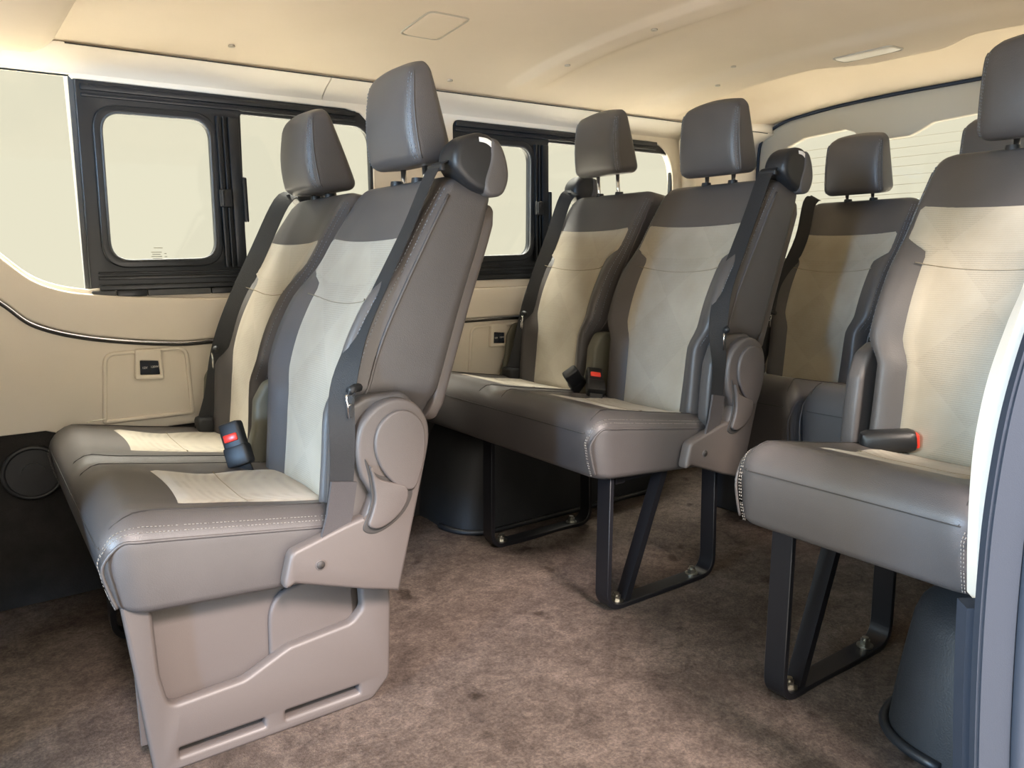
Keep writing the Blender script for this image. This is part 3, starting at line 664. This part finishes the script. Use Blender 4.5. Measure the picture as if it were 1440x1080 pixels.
    if not rear or True:
        yb = yf-.075 if not rear else yf-.045
        pts = [(.690, yf-.03, 1.135), (.645, yf-.03, 1.11), (.560, yf-.06, .97), (.468, yb, .80), (.422, yb, .68), (.398, yb+.015, .55), (.365, yb+.03, .445)]
        cp = catmull([T3(*p) for p in pts], 5)
        bm = bmesh.new(); strap(bm, cp, (.85, -.5, 0), 0.050, 0.0022); be = fin(bm, 'seat_belt', WEB, root, sharp=60)
        buckle_tongue((.412, yb, .685), be, (.3, .9))
        bm = bmesh.new(); box(bm, T3(.372, yb+.03, .465), (.045, .065, .05), bev=0.01); fin(bm, 'belt_anchor', WEB, be, sharp=50)
    # ---------------- buckles
    def buckle(c, rot, red_face=True):
        R = rot
        bm = bmesh.new()
        for (z0, z1, wx, ty) in ((-.052, .050, .052, .034),):
            box(bm, (0, 0, 0), (wx, ty, .104), bev=0.008)
            box(bm, (0, 0, -.030), (wx+.006, ty+.004, .050), bev=0.007)
        for v in bm.verts: v.co = R @ v.co + Vector(T3(*c))
        b_ = fin(bm, 'buckle', BLACKP, root, sharp=45)
        bm = bmesh.new(); box(bm, (0, -.018, .014), (.034, .008, .019), bev=0.0035)
        for v in bm.verts: v.co = R @ v.co + Vector(T3(*c))
        rb = fin(bm, 'release_button', RED, b_, sharp=45)
        bm = bmesh.new(); strap(bm, [Vector((0, 0, -.045)), Vector((0, .010, -.085)), Vector((0, .03, -.11))], (1, 0, 0), 0.04, 0.006)
        for v in bm.verts: v.co = R @ v.co + Vector(T3(*c))
        fin(bm, 'stalk', BLACKP, b_, sharp=45)
    if n > 1:
        R1 = Matrix.Rotation(math.radians(-38), 3, 'Z') @ Matrix.Rotation(math.radians(-18), 3, 'Y') @ Matrix.Rotation(math.radians(-12), 3, 'X')
        if legs == 'panel': buckle((.325, .425, .515), R1)
        else:
            buckle((.355, .430, .500), Matrix.Rotation(math.radians(-30), 3, 'Z') @ Matrix.Rotation(math.radians(8), 3, 'Y') @ Matrix.Rotation(math.radians(-55), 3, 'X'))
            buckle((.345, .515, .495), Matrix.Rotation(math.radians(150), 3, 'Z') @ Matrix.Rotation(math.radians(35), 3, 'Y') @ Matrix.Rotation(math.radians(-35), 3, 'X'))
    elif not rear:
        # lies along the bolster, its red end turned to the seat
        QB = Vector((.58, -.80, .10)).to_track_quat('Z', 'Y').to_matrix()
        bm = bmesh.new(); box(bm, (0, 0, 0), (.054, .050, .118), bev=0.016)
        for v in bm.verts: v.co = QB @ v.co + Vector(T3(.385, .115, .468))
        b_ = fin(bm, 'buckle', BLACKP, root, sharp=45)
        bm = bmesh.new(); box(bm, (0, 0, .057), (.034, .032, .010), bev=0.004)
        for v in bm.verts: v.co = QB @ v.co + Vector(T3(.385, .115, .468))
        fin(bm, 'release_button', RED, b_, sharp=45)
    # ---------------- under-frame and legs
    dz = -loc[2]
    if legs:
        bm = bmesh.new()
        for xx in (.07, .43): box(bm, T3(xx+(.035 if xx < .2 else 0), W/2, .318), (.035, W-(0.20 if legs == 'panel' else 0.08), .035), bev=.004)
        for yy in ((.11 if legs == 'panel' else .06), W-0.06): box(bm, T3(.27, yy, .318), (.34, .03, .03), bev=.004)
        fin(bm, 'seat_frame', STEEL, root, sharp=40)
    def uleg(y, diag=True):
        prof = fillet([(.062, .33), (.055, dz+.006), (.475, dz+.006), (.470, .33)], [0, .05, .055, 0], 8)
        prof = prof[1:-1] if False else prof
        path = [T3(a, y, b) for a, b in prof]
        bm = bmesh.new(); strap(bm, path, (0, 1, 0), 0.050, 0.014)
        bmesh.ops.bevel(bm, geom=bm.edges[:], offset=0.0015, segments=1, affect='EDGES')
        lg = fin(bm, 'leg', STEEL, root, sharp=40)
        if diag:
            bm = bmesh.new(); strap(bm, [T3(.128, y, dz+.012), T3(.268, y, .32)], (0, 1, 0), 0.036, 0.020); fin(bm, 'brace', STEEL, lg, sharp=40)
        for xx in (.105, .405):
            bm = bmesh.new(); cyl(bm, T3(xx, y, dz+.0150), .0190, .004, n=20); cyl(bm, T3(xx, y, dz+.023), .0120, .013, n=6); cyl(bm, T3(xx, y, dz+.032), .0075, .008, n=12); fin(bm, 'bolt', ZINC, lg, sharp=35)
    if legs == 'u':
        uleg(.050 if n > 1 else .085)
        if n > 1: uleg(.605, False)
    if legs == 'panel':
        out = fillet([(.004, .345), (.018, .19), (.034, 0.0), (.470, 0.0), (.512, .040), (.522, .22), (.512, .345)], [.004, .3, .006, .03, .03, .2, .004], 6)
        hole = fillet([(.053, .338), (.056, .20), (.068, .132), (.205, .138), (.250, .158), (.296, .178), (.430, .190), (.456, .214), (.452, .30), (.45, .338)], [.003, .1, .022, .05, .04, .04, .03, .02, .02, .003], 6)
        s1 = fillet(rect(.078, .026, .238, .043), .003, 2); s2 = fillet(rect(.280, .026, .440, .043), .003, 2)
        bp = plate('base_panel', out, [hole, s1, s2], 0.030, 0.008, PLASTIC, root, xz(.028, 0))
        plate('pocket_wall', [(.02, .05), (.50, .05), (.50, .305), (.02, .338)], [], 0.012, 0.002, PLASTIC, bp, xz(.066, 0))
        plate('pocket_rib', fillet([(.262, .10), (.268, .292), (.446, .300), (.446, .10)], [.01, .07, .05, .01], 8), [], 0.016, 0.007, PLASTIC, bp, xz(.052, 0))
        plate('slot_back', rect(.06, .01, .46, .06), [], 0.006, 0.001, SEAMD, bp, xz(.054, 0))
        # the cover returns around the front edge
        bm = bmesh.new(); strap(bm, [T3(.016, .080, .325), T3(.029, .080, .18), T3(.044, .080, 0.004)], (0, 1, 0), .075, .010); fin(bm, 'front_return', PLASTIC, bp, sharp=40)
        uleg(.66, False)
    if rear:
        bm = bmesh.new(); box(bm, T3(.25, W/2, (.26+dz)/2+.0), (.34, W*0.7, .26-dz-.0), bev=.01); fin(bm, 'pedestal', DARKP, root, sharp=40)
    return root
G2 = 'two-seat benches along the far wall'
b1 = make_seat('bench_seat', (.16, 1.40, 0), 2, 1, 'foreground two-seat bench of dark leather and beige fabric on a moulded brown plastic base panel', 'bench seat', G2, 'panel', hdz=(.012, -.012), hth=(0, .03), hdx=(.030, 0))
b2 = make_seat('bench_seat', (1.26, 1.40, .045), 2, 1, 'two-seat bench behind the foreground one, standing on black U-shaped steel legs', 'bench seat', G2, 'u', hdz=(.002, .045), hth=(0, .01), hdx=(.012, 0))
b3 = make_seat('single_seat', (1.27, 1.0, .06), 1, -1, 'single seat with buckle on its cushion beside the door opening, on a black steel leg', 'seat', None, 'u', hdz=(.0, 0), hdx=(.03, 0), aisle=False)
r1 = make_seat('rear_seat', (2.15, 1.45, .025), 1, 1, 'last-row seat seen in the gap between the second bench and the door-side seat', 'seat', 'last-row seats', None, .10, True)
r2 = copy_tree(r1); r2.location = (2.15, .95, .025); r2['label'] = 'last-row seat mostly hidden behind the door-side single seat, only headrest edge and belt showing'

b0 = copy_tree(b1); b0.location = (-0.98, 1.40, 0); b0['label'] = 'front bench ahead of the foreground bench, added out of view to shade the cabin floor'  # unseen bench copy, added to keep front light off the floor
# ================================================================== SMALL THINGS
# ceiling lamps
def lamp(name, cx, cy, hx, hy, z, label, lens):
    P = Pad(hx, hy, .02, .012, .005, .002, lambda a, b: 0, lambda a, b, d: (cx+a, cy+b, ceil_z(cx+a, cy+b)+.008-d), 6, 6)
    r = P.build(name, HEADL if not lens else LAMPM); r['label'] = label; r['category'] = 'ceiling lamp'
    bm = bmesh.new(); tube(bm, [(cx+p[0], cy+p[1], ceil_z(cx+p[0], cy+p[1])-.0005) for p in rr(-hx-.003, -hy-.003, hx+.003, hy+.003, .02)], .0028, 6, True)
    fin(bm, 'rim', REART, r)
    return r
lamp('ceiling_cover', 1.11, 1.92, .058, .085, ceil_z(1.11, 1.92)+.006, 'flat beige square cover in the headliner above the foreground bench', False)
bpy.data.objects['ceiling_cover']['category'] = 'cover'
lamp('ceiling_lamp', 2.40, 1.44, .038, .095, ceil_z(2.40, 1.44)+.004, 'narrow pale rectangular lamp in the headliner near the rear window', True)
# headliner clips
for x, y in ((1.64, 1.62), (1.64, 1.30), (1.64, 2.0), (2.20, 1.80), (0.66, 2.24), (1.36, 2.26), (2.30, 1.95)):
    bm = bmesh.new(); cyl(bm, (x, y, ceil_z(x, y)-.001), .009, .005, n=16); o = fin(bm, 'headliner_clip', REART, sharp=40); o.parent = ceil
# sockets in the side panel
def text(body, loc, size, m, parent, th=.0004):
    cu = bpy.data.curves.new('t', 'FONT'); cu.body = body; cu.size = size; cu.align_x = 'CENTER'; cu.align_y = 'CENTER'; cu.extrude = th
    o = bpy.data.objects.new('t', cu); COL.objects.link(o); dg = bpy.context.evaluated_depsgraph_get(); dg.update()
    me = bpy.data.meshes.new_from_object(o.evaluated_get(dg)); bpy.data.objects.remove(o)
    for v in me.vertices: v.co = Vector((v.co.x+loc[0], -v.co.z+loc[1], v.co.y+loc[2]))
    return link('lettering', me, m, parent, False)
def socket(dx, label):
    r = empty('power_socket', (0.408+dx, YF, .64), label, 'socket', 'power sockets in the side panel')
    P = lambda a, b, c: (a-0.408, -c, b-.64)
    plate('housing', fillet([(.372, .605), (.449, .600), (.446, .690), (.378, .692)], .006, 4), [fillet([(.386, .618), (.440, .614), (.437, .655), (.388, .660)], .003, 3)], .022, .004, BEIGE, r, P)
    plate('socket_face', [(.384, .616), (.442, .612), (.439, .657), (.386, .662)], [], .012, .001, BLACKP, r, P)
    bm = bmesh.new()
    f1 = None
    for cx_ in (.400, .426): 
        bmx = bmesh.new(); box(bmx, (cx_-.408, -.013, .637-.64), (.0235, .004, .036), bev=.0015); f1 = fin(bmx, 'rocker', SEALM, r, sharp=40)
    bm.free()
    text('12V', (.400-.408, -.0155, -.003), .009, WHITE, r); text('120W', (.426-.408, -.0155, -.002), .0085, WHITE, r)
socket(0, 'power socket pair in the side panel beside the foreground bench cushion')
socket(1.225, 'power socket pair partly hidden behind the back of the foreground bench')
# round speaker grille low on the far wall
r = empty('speaker_grille', (.10, YF, .375), 'black round speaker grille low on the dark side wall left of the bench', 'speaker')
bm = bmesh.new(); cyl(bm, (0, -.004, 0), .066, .014, 'Y', 40); fin(bm, 'grille', BLACKP, r, sharp=40)
bm = bmesh.new(); tube(bm, [(.070*math.cos(q*math.pi/16), -.010, .070*math.sin(q*math.pi/16)) for q in range(32)], .006, 8, True); fin(bm, 'rim', BLACKP, r)
bm = bmesh.new(); cyl(bm, (0, -.012, 0), .028, .008, 'Y', 24); fin(bm, 'centre_cap', BLACKP, r, sharp=40)
# small bent strip lying on the far cushion edge
o_bm = bmesh.new(); strap(o_bm, catmull([(.232, 2.33, .512), (.250, 2.325, .515), (.272, 2.30, .520)], 5), (.5, .8, 0), .008, .003)
o = fin(o_bm, 'paper_strip', LAMPM); o['label'] = 'tiny pale curled strip lying on the far end of the foreground cushion'; o['category'] = 'scrap'
